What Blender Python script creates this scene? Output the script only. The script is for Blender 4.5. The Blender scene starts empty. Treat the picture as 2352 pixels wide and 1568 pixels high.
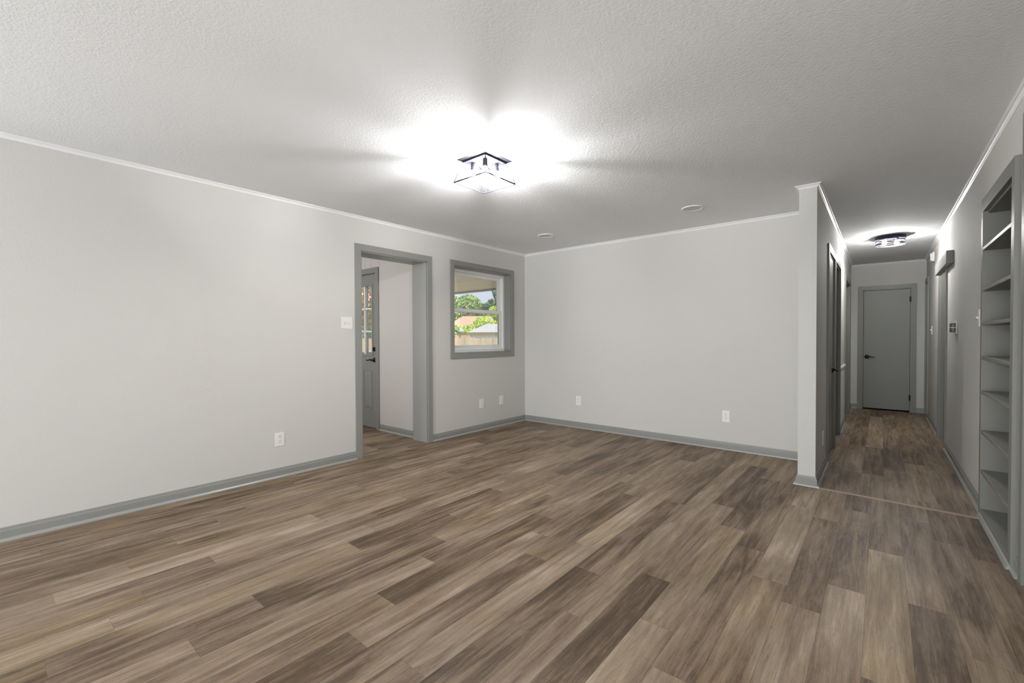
import bpy, bmesh, math, random
from mathutils import Vector, Matrix
random.seed(7)
scene = bpy.context.scene
C = scene.collection

# ------------------------------------------------------------------ camera
cam_data = bpy.data.cameras.new('camera')
cam = bpy.data.objects.new('camera', cam_data); C.objects.link(cam)
cam_data.sensor_width = 36.0
cam_data.sensor_fit = 'HORIZONTAL'
cam_data.lens = 36.0 * 1018.09 / 2352.0
cam_data.shift_y = 7.41 / 2352.0
cam_data.clip_start = 0.02; cam_data.clip_end = 400
_y, _p, _r = 0.69447, -0.01355, -0.00295
fw = Vector((-math.sin(_y)*math.cos(_p), math.cos(_y)*math.cos(_p), math.sin(_p)))
rt = Vector((math.cos(_y), math.sin(_y), 0)); up = rt.cross(fw)
rt2 = rt*math.cos(_r) + up*math.sin(_r); up2 = -rt*math.sin(_r) + up*math.cos(_r)
M3 = Matrix((rt2, up2, -fw)).transposed()
cam.matrix_world = Matrix.Translation((0, 0, 1.204)) @ M3.to_4x4()
scene.camera = cam

# ------------------------------------------------------------------ view + world + lights
vs = scene.view_settings
vs.view_transform = 'Standard'; vs.look = 'None'; vs.gamma = 1.0; vs.use_curve_mapping = False
vs.exposure = 0.12
try:
    scene.cycles.use_denoising = True
    scene.cycles.max_bounces = 9
    scene.cycles.adaptive_threshold = 0.02
    scene.cycles.diffuse_bounces = 6
    scene.cycles.glossy_bounces = 3
    scene.cycles.transparent_max_bounces = 16
    scene.cycles.transmission_bounces = 4
    scene.cycles.sample_clamp_indirect = 4.0
    scene.cycles.caustics_reflective = False
    scene.cycles.caustics_refractive = False
except Exception:
    pass

FILL_REAR = 155.0
FILL_SIDE = 16.0
FILL_RIGHT = 34.0
LAUNDRY = 19.0
SUN = 7.0
SKY = 1.5
BULB = 780.0        # emission of each bulb in the square fixture
HALL_BULB = 1250.0
world = bpy.data.worlds.new('sky'); scene.world = world
world.use_nodes = True
wn = world.node_tree.nodes; wl = world.node_tree.links
bg = wn['Background']
tc = wn.new('ShaderNodeTexCoord'); sp = wn.new('ShaderNodeSeparateXYZ'); cr = wn.new('ShaderNodeValToRGB')
wl.new(tc.outputs['Generated'], sp.inputs[0]); wl.new(sp.outputs['Z'], cr.inputs[0]); wl.new(cr.outputs[0], bg.inputs[0])
cr.color_ramp.elements[0].position = 0.13; cr.color_ramp.elements[0].color = (0.58, 0.66, 0.78, 1)
cr.color_ramp.elements[1].position = 0.45; cr.color_ramp.elements[1].color = (0.80, 0.86, 0.95, 1)
bg.inputs[1].default_value = SKY

sun_d = bpy.data.lights.new('sun', 'SUN'); sun_d.energy = SUN; sun_d.angle = 0.01; sun_d.color = (1.0, 0.96, 0.88)
sun = bpy.data.objects.new('sun', sun_d); C.objects.link(sun)
sun.rotation_euler = Vector((-0.45, 0.42, -0.80)).to_track_quat('-Z', 'Y').to_euler()

def area(name, loc, direction, sx, sy, power, color=(1, 1, 1)):
    d = bpy.data.lights.new(name, 'AREA'); d.shape = 'RECTANGLE'; d.size = sx; d.size_y = sy
    d.energy = power; d.color = color
    o = bpy.data.objects.new(name, d); C.objects.link(o); o.location = loc
    o.rotation_euler = Vector(direction).to_track_quat('-Z', 'Y').to_euler()
    return o
# added fill lights at made-up windows behind and beside the camera
FILL_TINT = (0.93, 0.97, 1.0)
area('added_fill_rear_left', (-2.95, -6.02, 0.75), (0, 1, 0.45), 1.7, 1.2, FILL_REAR*0.7, FILL_TINT)
area('added_fill_rear_right', (-0.65, -6.02, 0.75), (0, 1, 0.45), 1.7, 1.2, FILL_REAR*1.35, FILL_TINT)
area('added_fill_side', (-4.07, -1.5, 1.30), (1, 0.35, 0.35), 1.7, 1.3, FILL_SIDE, FILL_TINT)
area('added_fill_right', (0.565, -1.6, 0.95), (-1, 0.3, 0.8), 1.9, 0.7, FILL_RIGHT, FILL_TINT)
# laundry room: added fill light out of view, standing for its own source
area('added_fill_laundry', (-5.35, 1.24, 1.45), (0.0, 1, 0.1), 1.0, 1.1, LAUNDRY, (1.0, 0.985, 0.96))

# ------------------------------------------------------------------ materials
def new_mat(name):
    m = bpy.data.materials.new(name); m.use_nodes = True
    return m, m.node_tree.nodes, m.node_tree.links, m.node_tree.nodes['Principled BSDF']
def srgb(r, g, b):
    f = lambda c: (c/255/12.92) if c/255 <= 0.04045 else ((c/255+0.055)/1.055)**2.4
    return (f(r), f(g), f(b), 1)
def paint(name, col, rough=0.6, bump=0.0, scale=200.0, var=0.03, spec=0.35, detail=3.0, metal=0.0, dist=0.002):
    m, n, l, b = new_mat(name)
    b.inputs['Roughness'].default_value = rough
    b.inputs['Metallic'].default_value = metal
    b.inputs['Specular IOR Level'].default_value = spec
    t = n.new('ShaderNodeTexCoord')
    nz = n.new('ShaderNodeTexNoise'); nz.inputs['Scale'].default_value = 2.3; nz.inputs['Detail'].default_value = 3
    l.new(t.outputs['Object'], nz.inputs['Vector'])
    mx = n.new('ShaderNodeMix'); mx.data_type = 'RGBA'
    mx.inputs[6].default_value = tuple(c*(1-var) for c in col[:3])+(1,)
    mx.inputs[7].default_value = tuple(min(1, c*(1+var)) for c in col[:3])+(1,)
    l.new(nz.outputs[0], mx.inputs[0]); l.new(mx.outputs[2], b.inputs['Base Color'])
    if bump:
        n2 = n.new('ShaderNodeTexNoise'); n2.inputs['Scale'].default_value = scale; n2.inputs['Detail'].default_value = detail
        l.new(t.outputs['Object'], n2.inputs['Vector'])
        bp = n.new('ShaderNodeBump'); bp.inputs['Strength'].default_value = bump; bp.inputs['Distance'].default_value = dist
        l.new(n2.outputs[0], bp.inputs['Height']); l.new(bp.outputs[0], b.inputs['Normal'])
    return m

M_wall = paint('greige_wall_paint', (0.60, 0.589, 0.563, 1), 0.75, 0.35, 90, 0.012, 0.25, dist=0.003)
M_wall2 = paint('laundry_wall_paint', (0.60, 0.58, 0.56, 1), 0.75, 0.15, 90, 0.012, 0.25)
M_trim = paint('grey_trim_paint', (0.262, 0.263, 0.250, 1), 0.38, 0.08, 60, 0.02, 0.45)
M_shoe = paint('lightened_shoe_paint', (0.33, 0.34, 0.33, 1), 0.3, 0.0, 60, 0.02, 0.5)  # trim grey lightened, sheen of its upward face put into the colour
M_white = paint('white_crown_paint', (0.82, 0.82, 0.83, 1), 0.45, 0.0, 60, 0.01, 0.4)
M_plastic = paint('white_plastic', (0.80, 0.79, 0.77, 1), 0.35, 0.0, 60, 0.005, 0.5)
M_slot = paint('dark_slot', (0.10, 0.095, 0.09, 1), 0.6)
M_vinyl = paint('white_vinyl', (0.86, 0.87, 0.86, 1), 0.35, 0.0, 60, 0.01, 0.5)
M_black = paint('black_hardware', (0.012, 0.011, 0.011, 1), 0.35, 0.0, 60, 0.02, 0.5)
M_darkmetal = paint('dark_bronze_metal', (0.012, 0.012, 0.018, 1), 0.6, 0.0, 60, 0.02, 0.15)
M_chrome = paint('smoked_grey_cover', (0.10, 0.09, 0.085, 1), 0.2, 0.0, 60, 0.02, 0.7)
M_door = paint('shaded_hall_trim_paint', (0.208, 0.212, 0.190, 1), 0.42, 0.08, 60, 0.02, 0.45)  # trim paint made darker and more olive, hallway shade put into the colour
M_shelf = paint('shaded_shelf_paint', (0.208, 0.208, 0.188, 1), 0.45, 0.1, 50, 0.03, 0.45)  # darkened so the shade inside the bookshelf is part of the colour
M_soffit = paint('tan_soffit_paint', (0.86, 0.77, 0.62, 1), 0.7, 0.1, 20, 0.03)
M_gutter = paint('dark_gutter', (0.10, 0.09, 0.07, 1), 0.6)
M_concrete = paint('concrete', (0.62, 0.60, 0.56, 1), 0.9, 0.3, 30, 0.08)
M_brick = paint('exterior_wall', (0.42, 0.36, 0.30, 1), 0.9, 0.3, 30, 0.08)
M_roofw = paint('white_metal_roof', (0.36, 0.36, 0.37, 1), 0.5)
M_shedwall = paint('pale_siding', (0.62, 0.62, 0.66, 1), 0.7)
M_fascia = paint('pinkish_fascia', (0.62, 0.50, 0.44, 1), 0.7)
M_roofb = paint('brown_shingles', (0.42, 0.29, 0.20, 1), 0.9, 0.5, 6, 0.15, dist=0.05)
M_bluegrey = paint('blue_grey_block', (0.25, 0.28, 0.33, 1), 0.7)
M_bark = paint('bark', (0.09, 0.07, 0.05, 1), 0.9, 0.5, 10, 0.2)

# textured ceiling (knock-down / popcorn)
M_ceil, n, l, b = new_mat('textured_ceiling_paint')
b.inputs['Base Color'].default_value = (0.85, 0.865, 0.885, 1); b.inputs['Roughness'].default_value = 0.85
b.inputs['Specular IOR Level'].default_value = 0.15
t = n.new('ShaderNodeTexCoord')
a1 = n.new('ShaderNodeTexNoise'); a1.inputs['Scale'].default_value = 110; a1.inputs['Detail'].default_value = 4; a1.inputs['Roughness'].default_value = 0.6
a2 = n.new('ShaderNodeTexVoronoi'); a2.inputs['Scale'].default_value = 55
l.new(t.outputs['Object'], a1.inputs['Vector']); l.new(t.outputs['Object'], a2.inputs['Vector'])
ma = n.new('ShaderNodeMath'); ma.operation = 'MULTIPLY_ADD'; ma.inputs[1].default_value = -0.35
l.new(a2.outputs['Distance'], ma.inputs[0]); l.new(a1.outputs[0], ma.inputs[2])
bp = n.new('ShaderNodeBump'); bp.inputs['Strength'].default_value = 0.6; bp.inputs['Distance'].default_value = 0.0034
l.new(ma.outputs[0], bp.inputs['Height']); l.new(bp.outputs[0], b.inputs['Normal'])

# floor planks: per-plank tone/seed live in the colour attribute, grain is procedural
def floor_material():
    m, n, l, b = new_mat('vinyl_plank_flooring')
    at = n.new('ShaderNodeAttribute'); at.attribute_name = 'plank'
    se = n.new('ShaderNodeSeparateColor'); l.new(at.outputs['Color'], se.inputs[0])   # r tone, g seed, b warmth
    uv = n.new('ShaderNodeUVMap'); uv.uv_map = 'UVMap'
    su = n.new('ShaderNodeSeparateXYZ'); l.new(uv.outputs[0], su.inputs[0])
    sd = n.new('ShaderNodeMath'); sd.operation = 'MULTIPLY'; sd.inputs[1].default_value = 97.0; l.new(se.outputs[1], sd.inputs[0])
    def coord(sx, sy):
        c = n.new('ShaderNodeCombineXYZ')
        for src, k, out in ((0, sx, 0), (1, sy, 1)):
            q = n.new('ShaderNodeMath'); q.operation = 'MULTIPLY'; q.inputs[1].default_value = k
            l.new(su.outputs[src], q.inputs[0]); l.new(q.outputs[0], c.inputs[out])
        l.new(sd.outputs[0], c.inputs[2]); return c
    def noise(sx, sy, detail, rough=0.5, dist=0.0):
        z = n.new('ShaderNodeTexNoise'); z.inputs['Scale'].default_value = 1.0; z.inputs['Detail'].default_value = detail
        z.inputs['Roughness'].default_value = rough; z.inputs['Distortion'].default_value = dist
        l.new(coord(sx, sy).outputs[0], z.inputs['Vector']); return z.outputs[0]
    def remap(v, a, b_, lo, hi):
        r = n.new('ShaderNodeMapRange'); r.inputs[1].default_value = a; r.inputs[2].default_value = b_
        r.inputs[3].default_value = lo; r.inputs[4].default_value = hi; l.new(v, r.inputs[0]); return r.outputs[0]
    def add(x, y):
        q = n.new('ShaderNodeMath'); q.operation = 'ADD'; l.new(x, q.inputs[0]); l.new(y, q.inputs[1]); return q.outputs[0]
    blot = remap(noise(6.0, 1.25, 4, 0.6, 0.7), 0.3, 0.7, -0.19, 0.19)       # broad smoky patches
    band = remap(noise(26.0, 1.6, 4, 0.6, 0.8), 0.3, 0.7, -0.20, 0.20)       # long streaks
    fine = remap(noise(260.0, 9.0, 4, 0.75), 0.3, 0.7, -0.13, 0.13)           # grain
    saw = remap(noise(40.0, 60.0, 3, 0.7, 0.4), 0.3, 0.7, -0.03, 0.03)
    knot = remap(noise(22.0, 3.2, 5, 0.7, 2.2), 0.64, 0.76, 0.0, -0.42)       # knots, checks
    tone = add(add(add(add(add(se.outputs[0], blot), band), fine), saw), knot)
    cr = n.new('ShaderNodeValToRGB'); l.new(tone, cr.inputs[0])
    e = cr.color_ramp.elements
    e[0].position = 0.0; e[0].color = (0.042, 0.026, 0.015, 1)
    e[1].position = 1.0; e[1].color = (0.47, 0.37, 0.28, 1)
    k = cr.color_ramp.elements.new(0.28); k.color = (0.108, 0.073, 0.046, 1)
    k = cr.color_ramp.elements.new(0.52); k.color = (0.222, 0.161, 0.111, 1)
    k = cr.color_ramp.elements.new(0.76); k.color = (0.325, 0.250, 0.180, 1)
    warm = n.new('ShaderNodeMix'); warm.data_type = 'RGBA'; warm.blend_type = 'MULTIPLY'
    l.new(remap(add(se.outputs[2], remap(noise(5.0, 3.0, 2), 0.35, 0.7, -0.3, 0.4)), 0.55, 1.1, 0.0, 1.0), warm.inputs[0])
    l.new(cr.outputs[0], warm.inputs[6]); warm.inputs[7].default_value = (0.96, 0.93, 0.80, 1)
    # seams: 1 mm darker at the long edges and at the butt end
    W = 0.1485
    pp = n.new('ShaderNodeMath'); pp.operation = 'PINGPONG'; pp.inputs[1].default_value = W/2; l.new(su.outputs[0], pp.inputs[0])
    mn = n.new('ShaderNodeMath'); mn.operation = 'MINIMUM'; l.new(pp.outputs[0], mn.inputs[0]); l.new(su.outputs[1], mn.inputs[1])
    seam = remap(mn.outputs[0], 0.0004, 0.0018, 0.62, 1.0)
    mul = n.new('ShaderNodeMix'); mul.data_type = 'RGBA'; mul.blend_type = 'MULTIPLY'; mul.inputs[0].default_value = 1.0
    cb = n.new('ShaderNodeCombineColor'); [l.new(seam, cb.inputs[i]) for i in range(3)]
    l.new(warm.outputs[2], mul.inputs[6]); l.new(cb.outputs[0], mul.inputs[7])
    l.new(mul.outputs[2], b.inputs['Base Color'])
    b.inputs['Roughness'].default_value = 0.48; b.inputs['Specular IOR Level'].default_value = 0.28
    bp = n.new('ShaderNodeBump'); bp.inputs['Strength'].default_value = 0.25; bp.inputs['Distance'].default_value = 0.001
    l.new(tone, bp.inputs['Height']); l.new(bp.outputs[0], b.inputs['Normal'])
    return m
M_floor = floor_material()

def emit(name, col, s):
    m, n, l, b = new_mat(name)
    b.inputs['Base Color'].default_value = (*col, 1)
    b.inputs['Emission Color'].default_value = (*col, 1); b.inputs['Emission Strength'].default_value = s
    return m
M_bulb = emit('glowing_bulb', (1.0, 0.985, 0.965), BULB)
M_hallbulb = emit('glowing_hall_bulb', (1.0, 0.985, 0.965), HALL_BULB)

def glass(name, refl=0.06, tint=(1, 1, 1)):
    m = bpy.data.materials.new(name); m.use_nodes = True; n = m.node_tree.nodes; l = m.node_tree.links
    n.remove(n['Principled BSDF'])
    tr = n.new('ShaderNodeBsdfTransparent'); tr.inputs[0].default_value = (*tint, 1)
    gl = n.new('ShaderNodeBsdfGlossy'); gl.inputs['Roughness'].default_value = 0.02
    fr = n.new('ShaderNodeFresnel'); fr.inputs[0].default_value = 1.45
    mu = n.new('ShaderNodeMath'); mu.operation = 'MULTIPLY'; mu.inputs[1].default_value = refl/0.04
    mu.use_clamp = True
    mx = n.new('ShaderNodeMixShader'); l.new(fr.outputs[0], mu.inputs[0]); l.new(mu.outputs[0], mx.inputs[0])
    l.new(tr.outputs[0], mx.inputs[1]); l.new(gl.outputs[0], mx.inputs[2]); l.new(mx.outputs[0], n['Material Output'].inputs[0])
    return m
M_glass = glass('window_glass', 0.02)
M_shade_glass = glass('clear_shade_glass', 0.022, (0.97, 0.97, 0.98))

def leaf_mat(name, c1, c2):
    m, n, l, b = new_mat(name)
    t = n.new('ShaderNodeTexCoord'); z = n.new('ShaderNodeTexNoise'); z.inputs['Scale'].default_value = 1.7; z.inputs['Detail'].default_value = 5
    l.new(t.outputs['Object'], z.inputs['Vector'])
    r = n.new('ShaderNodeValToRGB'); r.color_ramp.elements[0].position = 0.35; r.color_ramp.elements[1].position = 0.65
    r.color_ramp.elements[0].color = (*c1, 1); r.color_ramp.elements[1].color = (*c2, 1)
    l.new(z.outputs[0], r.inputs[0]); l.new(r.outputs[0], b.inputs['Base Color'])
    b.inputs['Roughness'].default_value = 0.7
    b.inputs['Transmission Weight'].default_value = 0.0
    return m
L_mid = leaf_mat('mid_green_leaves', (0.10, 0.22, 0.05), (0.38, 0.52, 0.16))
L_dark = leaf_mat('dark_green_leaves', (0.02, 0.07, 0.035), (0.08, 0.20, 0.07))
L_lime = leaf_mat('lime_green_leaves', (0.28, 0.45, 0.05), (0.62, 0.75, 0.12))
L_pink = leaf_mat('green_and_pink_leaves', (0.18, 0.34, 0.10), (0.72, 0.42, 0.36))
L_grey = leaf_mat('grey_green_leaves', (0.13, 0.25, 0.12), (0.42, 0.52, 0.32))

# fence boards: tone differs board by board (per-face attribute)
M_fence, n, l, b = new_mat('weathered_fence_boards')
at = n.new('ShaderNodeAttribute'); at.attribute_name = 'board'
t = n.new('ShaderNodeTexCoord'); mp = n.new('ShaderNodeMapping'); mp.inputs['Scale'].default_value = (14, 14, 1.5)
z = n.new('ShaderNodeTexNoise'); z.inputs['Scale'].default_value = 1.5; z.inputs['Detail'].default_value = 4
l.new(t.outputs['Object'], mp.inputs[0]); l.new(mp.outputs[0], z.inputs['Vector'])
mx = n.new('ShaderNodeMix'); mx.data_type = 'RGBA'; mx.blend_type = 'MULTIPLY'; mx.inputs[0].default_value = 0.5
r = n.new('ShaderNodeValToRGB'); r.color_ramp.elements[0].color = (0.45, 0.42, 0.38, 1); r.color_ramp.elements[1].color = (1, 1, 1, 1)
l.new(z.outputs[0], r.inputs[0]); l.new(at.outputs['Color'], mx.inputs[6]); l.new(r.outputs[0], mx.inputs[7]); l.new(mx.outputs[2], b.inputs['Base Color'])
b.inputs['Roughness'].default_value = 0.9

M_grass, n, l, b = new_mat('lawn')
t = n.new('ShaderNodeTexCoord'); z = n.new('ShaderNodeTexNoise'); z.inputs['Scale'].default_value = 3; z.inputs['Detail'].default_value = 6
l.new(t.outputs['Object'], z.inputs['Vector']); r = n.new('ShaderNodeValToRGB')
r.color_ramp.elements[0].color = (0.20, 0.22, 0.09, 1); r.color_ramp.elements[1].color = (0.60, 0.56, 0.38, 1)
l.new(z.outputs[0], r.inputs[0]); l.new(r.outputs[0], b.inputs['Base Color']); b.inputs['Roughness'].default_value = 0.95

# ------------------------------------------------------------------ helpers
def box(bm, a, b_, bev=0.0):
    x0, x1 = sorted((a[0], b_[0])); y0, y1 = sorted((a[1], b_[1])); z0, z1 = sorted((a[2], b_[2]))
    v = [bm.verts.new(c) for c in ((x0,y0,z0),(x1,y0,z0),(x1,y1,z0),(x0,y1,z0),(x0,y0,z1),(x1,y0,z1),(x1,y1,z1),(x0,y1,z1))]
    f = [bm.faces.new([v[i] for i in q]) for q in ((3,2,1,0),(4,5,6,7),(0,1,5,4),(1,2,6,5),(2,3,7,6),(3,0,4,7))]
    if bev > 0:
        es = list({e for q in f for e in q.edges})
        bmesh.ops.bevel(bm, geom=es, offset=bev, segments=2, profile=0.5, affect='EDGES')
def cyl(bm, p0, p1, r0, r1=None, seg=20, cap=True):
    r1 = r0 if r1 is None else r1
    p0 = Vector(p0); p1 = Vector(p1); d = (p1-p0).normalized()
    a = d.orthogonal().normalized(); c = d.cross(a)
    R = []
    for p, r in ((p0, r0), (p1, r1)):
        R.append([bm.verts.new(p + (a*math.cos(2*math.pi*i/seg) + c*math.sin(2*math.pi*i/seg))*r) for i in range(seg)])
    for i in range(seg):
        bm.faces.new([R[0][i], R[0][(i+1) % seg], R[1][(i+1) % seg], R[1][i]])
    if cap:
        bm.faces.new(list(reversed(R[0]))); bm.faces.new(R[1])
def tube(bm, pts, rads, seg=10):
    pts = [Vector(p) for p in pts]; rings = []
    a = None
    for i, p in enumerate(pts):
        d = (pts[min(i+1, len(pts)-1)] - pts[max(i-1, 0)]).normalized()
        a = d.orthogonal().normalized() if a is None else (a - d*a.dot(d)).normalized()
        c = d.cross(a); r = rads[i] if isinstance(rads, (list, tuple)) else rads
        rings.append([bm.verts.new(p + (a*math.cos(2*math.pi*k/seg) + c*math.sin(2*math.pi*k/seg))*r) for k in range(seg)])
    for i in range(len(rings)-1):
        for k in range(seg):
            bm.faces.new([rings[i][k], rings[i][(k+1) % seg], rings[i+1][(k+1) % seg], rings[i+1][k]])
    bm.faces.new(list(reversed(rings[0]))); bm.faces.new(rings[-1])
def lathe(bm, centre, prof, seg=32, axis='Z'):
    """prof: list of (radius, height) revolved about the axis through centre"""
    c = Vector(centre); rings = []
    for r, h in prof:
        ring = []
        for k in range(seg):
            t = 2*math.pi*k/seg
            p = {'Z': Vector((r*math.cos(t), r*math.sin(t), h)), 'X': Vector((h, r*math.cos(t), r*math.sin(t))), 'Y': Vector((r*math.sin(t), h, r*math.cos(t)))}[axis]
            ring.append(bm.verts.new(c+p))
        rings.append(ring)
    for i in range(len(rings)-1):
        for k in range(seg):
            bm.faces.new([rings[i][k], rings[i][(k+1) % seg], rings[i+1][(k+1) % seg], rings[i+1][k]])
    if prof[0][0] > 1e-6: bm.faces.new(list(reversed(rings[0])))
    if prof[-1][0] > 1e-6: bm.faces.new(rings[-1])
def sweep(bm, prof, pts, prev=None, nxt=None):
    """mitred extrusion of prof [(offset to the left of travel, z)] along plan polyline pts; prev/nxt give the mitre at the ends"""
    P = [Vector((p[0], p[1])) for p in pts]
    ext = ([Vector(prev)] if prev else []) + P + ([Vector(nxt)] if nxt else [])
    off = 1 if prev else 0
    rings = []
    for i in range(len(P)):
        j = i+off
        din = (ext[j]-ext[j-1]).normalized() if j > 0 else None
        dout = (ext[j+1]-ext[j]).normalized() if j+1 < len(ext) else None
        din = din or dout; dout = dout or din
        n1 = Vector((-din.y, din.x)); n2 = Vector((-dout.y, dout.x))
        m = (n1+n2); m = m/m.dot(n1) if m.length > 1e-6 else n1
        rings.append([bm.verts.new((P[i].x+m.x*d, P[i].y+m.y*d, z)) for d, z in prof])
    k = len(prof)
    for a_, b2 in zip(rings[:-1], rings[1:]):
        for i in range(k):
            bm.faces.new([a_[i], a_[(i+1) % k], b2[(i+1) % k], b2[i]])
    bm.faces.new(rings[0]); bm.faces.new(list(reversed(rings[-1])))
def obj(name, bm, mat, parent=None, smooth=False):
    bmesh.ops.recalc_face_normals(bm, faces=bm.faces[:])
    me = bpy.data.meshes.new(name); bm.to_mesh(me); bm.free()
    if smooth:
        for p in me.polygons: p.use_smooth = True
    me.materials.append(mat)
    o = bpy.data.objects.new(name, me); C.objects.link(o)
    if parent is not None:
        o.parent = parent
        o.matrix_parent_inverse = Matrix.Translation(-parent.location) if parent.type == 'EMPTY' else Matrix.Identity(4)
    return o
def struct(name, bm, mat, smooth=False):
    o = obj(name, bm, mat, None, smooth); o['kind'] = 'structure'; return o
def tag(o, label, cat, group=None, kind=None):
    o['label'] = label; o['category'] = cat
    if group: o['group'] = group
    if kind: o['kind'] = kind
    return o
def thing(name, label, cat, loc, group=None):
    o = bpy.data.objects.new(name, None); C.objects.link(o); o.location = loc; o.empty_display_size = 0.1
    return tag(o, label, cat, group)
def B(): return bmesh.new()

# ------------------------------------------------------------------ room numbers
H = 2.44
XL, XR, YB, YR, YF = -4.046, 0.544, 5.156, -6.0, 9.566
PX1, PX2, YP = -0.523, -0.401, 4.305
S = 0.029

# wall made of boxes round openings; axis 'x' = wall plane constant x (runs along y), 'y' the other way
def wall_with_holes(name, axis, t0, t1, a0, a1, holes, mat, ztop=H, zbot=0.0):
    bm = B(); holes = sorted(holes); cur = a0
    def bb(s0, s1, z0, z1):
        if s1-s0 < 1e-5 or z1-z0 < 1e-5: return
        if axis == 'x': box(bm, (t0, s0, z0), (t1, s1, z1))
        else: box(bm, (s0, t0, z0), (s1, t1, z1))
    for h0, h1, z0, z1 in holes:
        bb(cur, h0, zbot, ztop)
        if z0 > zbot: bb(h0, h1, zbot, z0)
        if z1 < ztop: bb(h0, h1, z1, ztop)
        cur = h1
    bb(cur, a1, zbot, ztop)
    return struct(name, bm, mat)

OP = (2.468, 3.320, 2.097)           # cased opening, left wall: y0, y1, head
WN = (3.737, 4.830, 1.020, 2.112)    # window: y0, y1, sill, head
wall_with_holes('wall_left', 'x', -4.295, XL, YR, 5.30, [(-2.4, -0.6, 0.6, 2.1), (OP[0], OP[1], 0, OP[2]), (WN[0], WN[1], WN[2], WN[3])], M_wall)
wall_with_holes('wall_back', 'y', YB, YB+0.12, XL, PX1, [], M_wall)
CD = (5.27, 5.935, 2.045)     # closet door in hall left wall
O2 = (6.075, 6.80, 2.045)     # open doorway
O3 = (7.86, 8.95, 2.035)      # far left doorway
wall_with_holes('wall_hall_left', 'x', PX1, PX2, YP, YF, [(CD[0], CD[1], 0, CD[2]), (O2[0], O2[1], 0, O2[2]), (O3[0], O3[1], 0, O3[2])], M_wall)
NI = (3.462, 4.318, 0.0, 2.045)   # bookshelf niche
OB = (6.70, 7.385, 2.03)      # opening with boxed header
OA = (9.13, 9.50, 2.05)       # last opening on the right
ED = (2.25, 3.22, 2.235)      # tall entry door, only its casing shows
wall_with_holes('wall_right', 'x', XR, XR+0.13, YR, YF, [(-2.6, -0.6, 0.6, 2.1), (ED[0], ED[1], 0, ED[2]), (NI[0]-0.013, NI[1]+0.013, 0, NI[3]), (OB[0], OB[1], 0, OB[2]), (OA[0], OA[1], 0, OA[2])], M_wall)
FD = (-0.245, 0.370, 2.003)
wall_with_holes('wall_hall_end', 'y', YF, YF+0.12, PX1, XR+0.13, [(FD[0], FD[1], 0, FD[2])], M_wall)
wall_with_holes('wall_rear', 'y', YR-0.15, YR, -4.295, XR+0.13, [(-3.8, -2.1, 0.05, 2.1), (-1.5, 0.2, 0.05, 2.1)], M_wall)
# laundry room behind the cased opening
LX0, LY0, LY1 = -6.6, 1.2, 3.38
LD = (-5.905, -5.165, 2.085)
wall_with_holes('wall_laundry_back', 'y', LY1, LY1+0.15, LX0-0.12, -4.295, [(LD[0], LD[1], 0, LD[2])], M_wall2)
wall_with_holes('wall_laundry_left', 'x', LX0-0.12, LX0, LY0-0.12, LY1, [], M_wall2)
wall_with_holes('wall_laundry_front', 'y', LY0-0.12, LY0, LX0, -4.295, [(-5.9, -4.8, 0.9, 2.0)], M_wall2)
# rooms that open off the hall (dark, doors only glimpsed)
wall_with_holes('wall_outer_right', 'x', 3.0, 3.12, YR, 10.6, [], M_wall)
wall_with_holes('wall_outer_far', 'y', 10.5, 10.62, -4.295, 3.12, [], M_wall)
wall_with_holes('wall_outer_left', 'x', -4.295, -4.17, 5.30, 10.5, [], M_wall)
wall_with_holes('wall_bedroom_divider', 'y', 7.30, 7.40, -4.17, PX1, [], M_wall)
wall_with_holes('wall_den_divider', 'y', 5.1, 5.2, XR+0.36, 3.0, [], M_wall)
wall_with_holes('wall_rear_right', 'y', YR-0.15, YR, XR+0.13, 3.12, [], M_wall)

bm = B(); box(bm, (-6.72, YR-0.15, H), (3.12, YP, H+0.12)); box(bm, (-6.72, YP, H), (PX2-0.02, 10.62, H+0.12))
CEIL_MAIN = bm
bm2 = B(); box(bm2, (PX2-0.02, YP, H), (3.12, 10.62, H+0.12))
struct('ceiling', CEIL_MAIN, M_ceil); struct('ceiling_hall', bm2, M_ceil)

# ------------------------------------------------------------------ floor (vinyl planks)
PHASE = {-27: .43, -26: .205, -25: 1.203, -24: .995, -23: .731, -22: .49, -21: .205, -20: .80, -19: .48, -18: .343, -17: .14, -16: .805, -15: .52,
         -14: .313, -13: 1.19, -12: .954, -11: .709, -10: 1.0, -9: .765, -8: .402, -7: .924, -6: .563, -5: .327, -4: .016, -3: 1.093, -2: .161,
         -1: .75, 0: .20, 1: 1.13, 2: .969}
TONES = [(-2.49,3.27,1),(-2.12,2.25,1),(-2.02,2.02,1),(-1.75,2.62,1),(-1.35,2.03,1),(-1.25,2.71,1),(-1.21,1.13,1),(-0.72,1.64,1),(-2.8,1.83,1),
 (-1.77,2.01,-1),(-1.09,1.94,-1),(-0.92,2.08,-1),(-1.6,0.91,-1),(-0.62,1.67,-1),(-2.24,1.9,-1),(-2.41,0.1,-1),(-3.21,0.23,-1),(-3.19,0.44,-1),
 (-3.37,0.63,-1),(-2.2,0.85,-1),(-2.01,0.6,-1),(-2.93,0.71,-1),(-2.56,0.29,1),(-2.91,0.27,1),(-0.31,2.87,-1),(-0.6,2.18,-1),(-0.59,2.53,-1),
 (0.28,3.88,-1),(0.48,3.83,-1),(0.41,3.18,-1),(0.15,2.36,-1),(-0.79,3.79,-1),(-0.14,4.01,-1),(-0.73,3.29,-1),(-0.84,3.2,1),(-0.71,2.85,1),
 (-0.44,3.37,1),(0.0,2.75,1),(-0.31,2.15,1),(0.29,2.34,1)]
W, LEN = 0.1485, 1.2401
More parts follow.
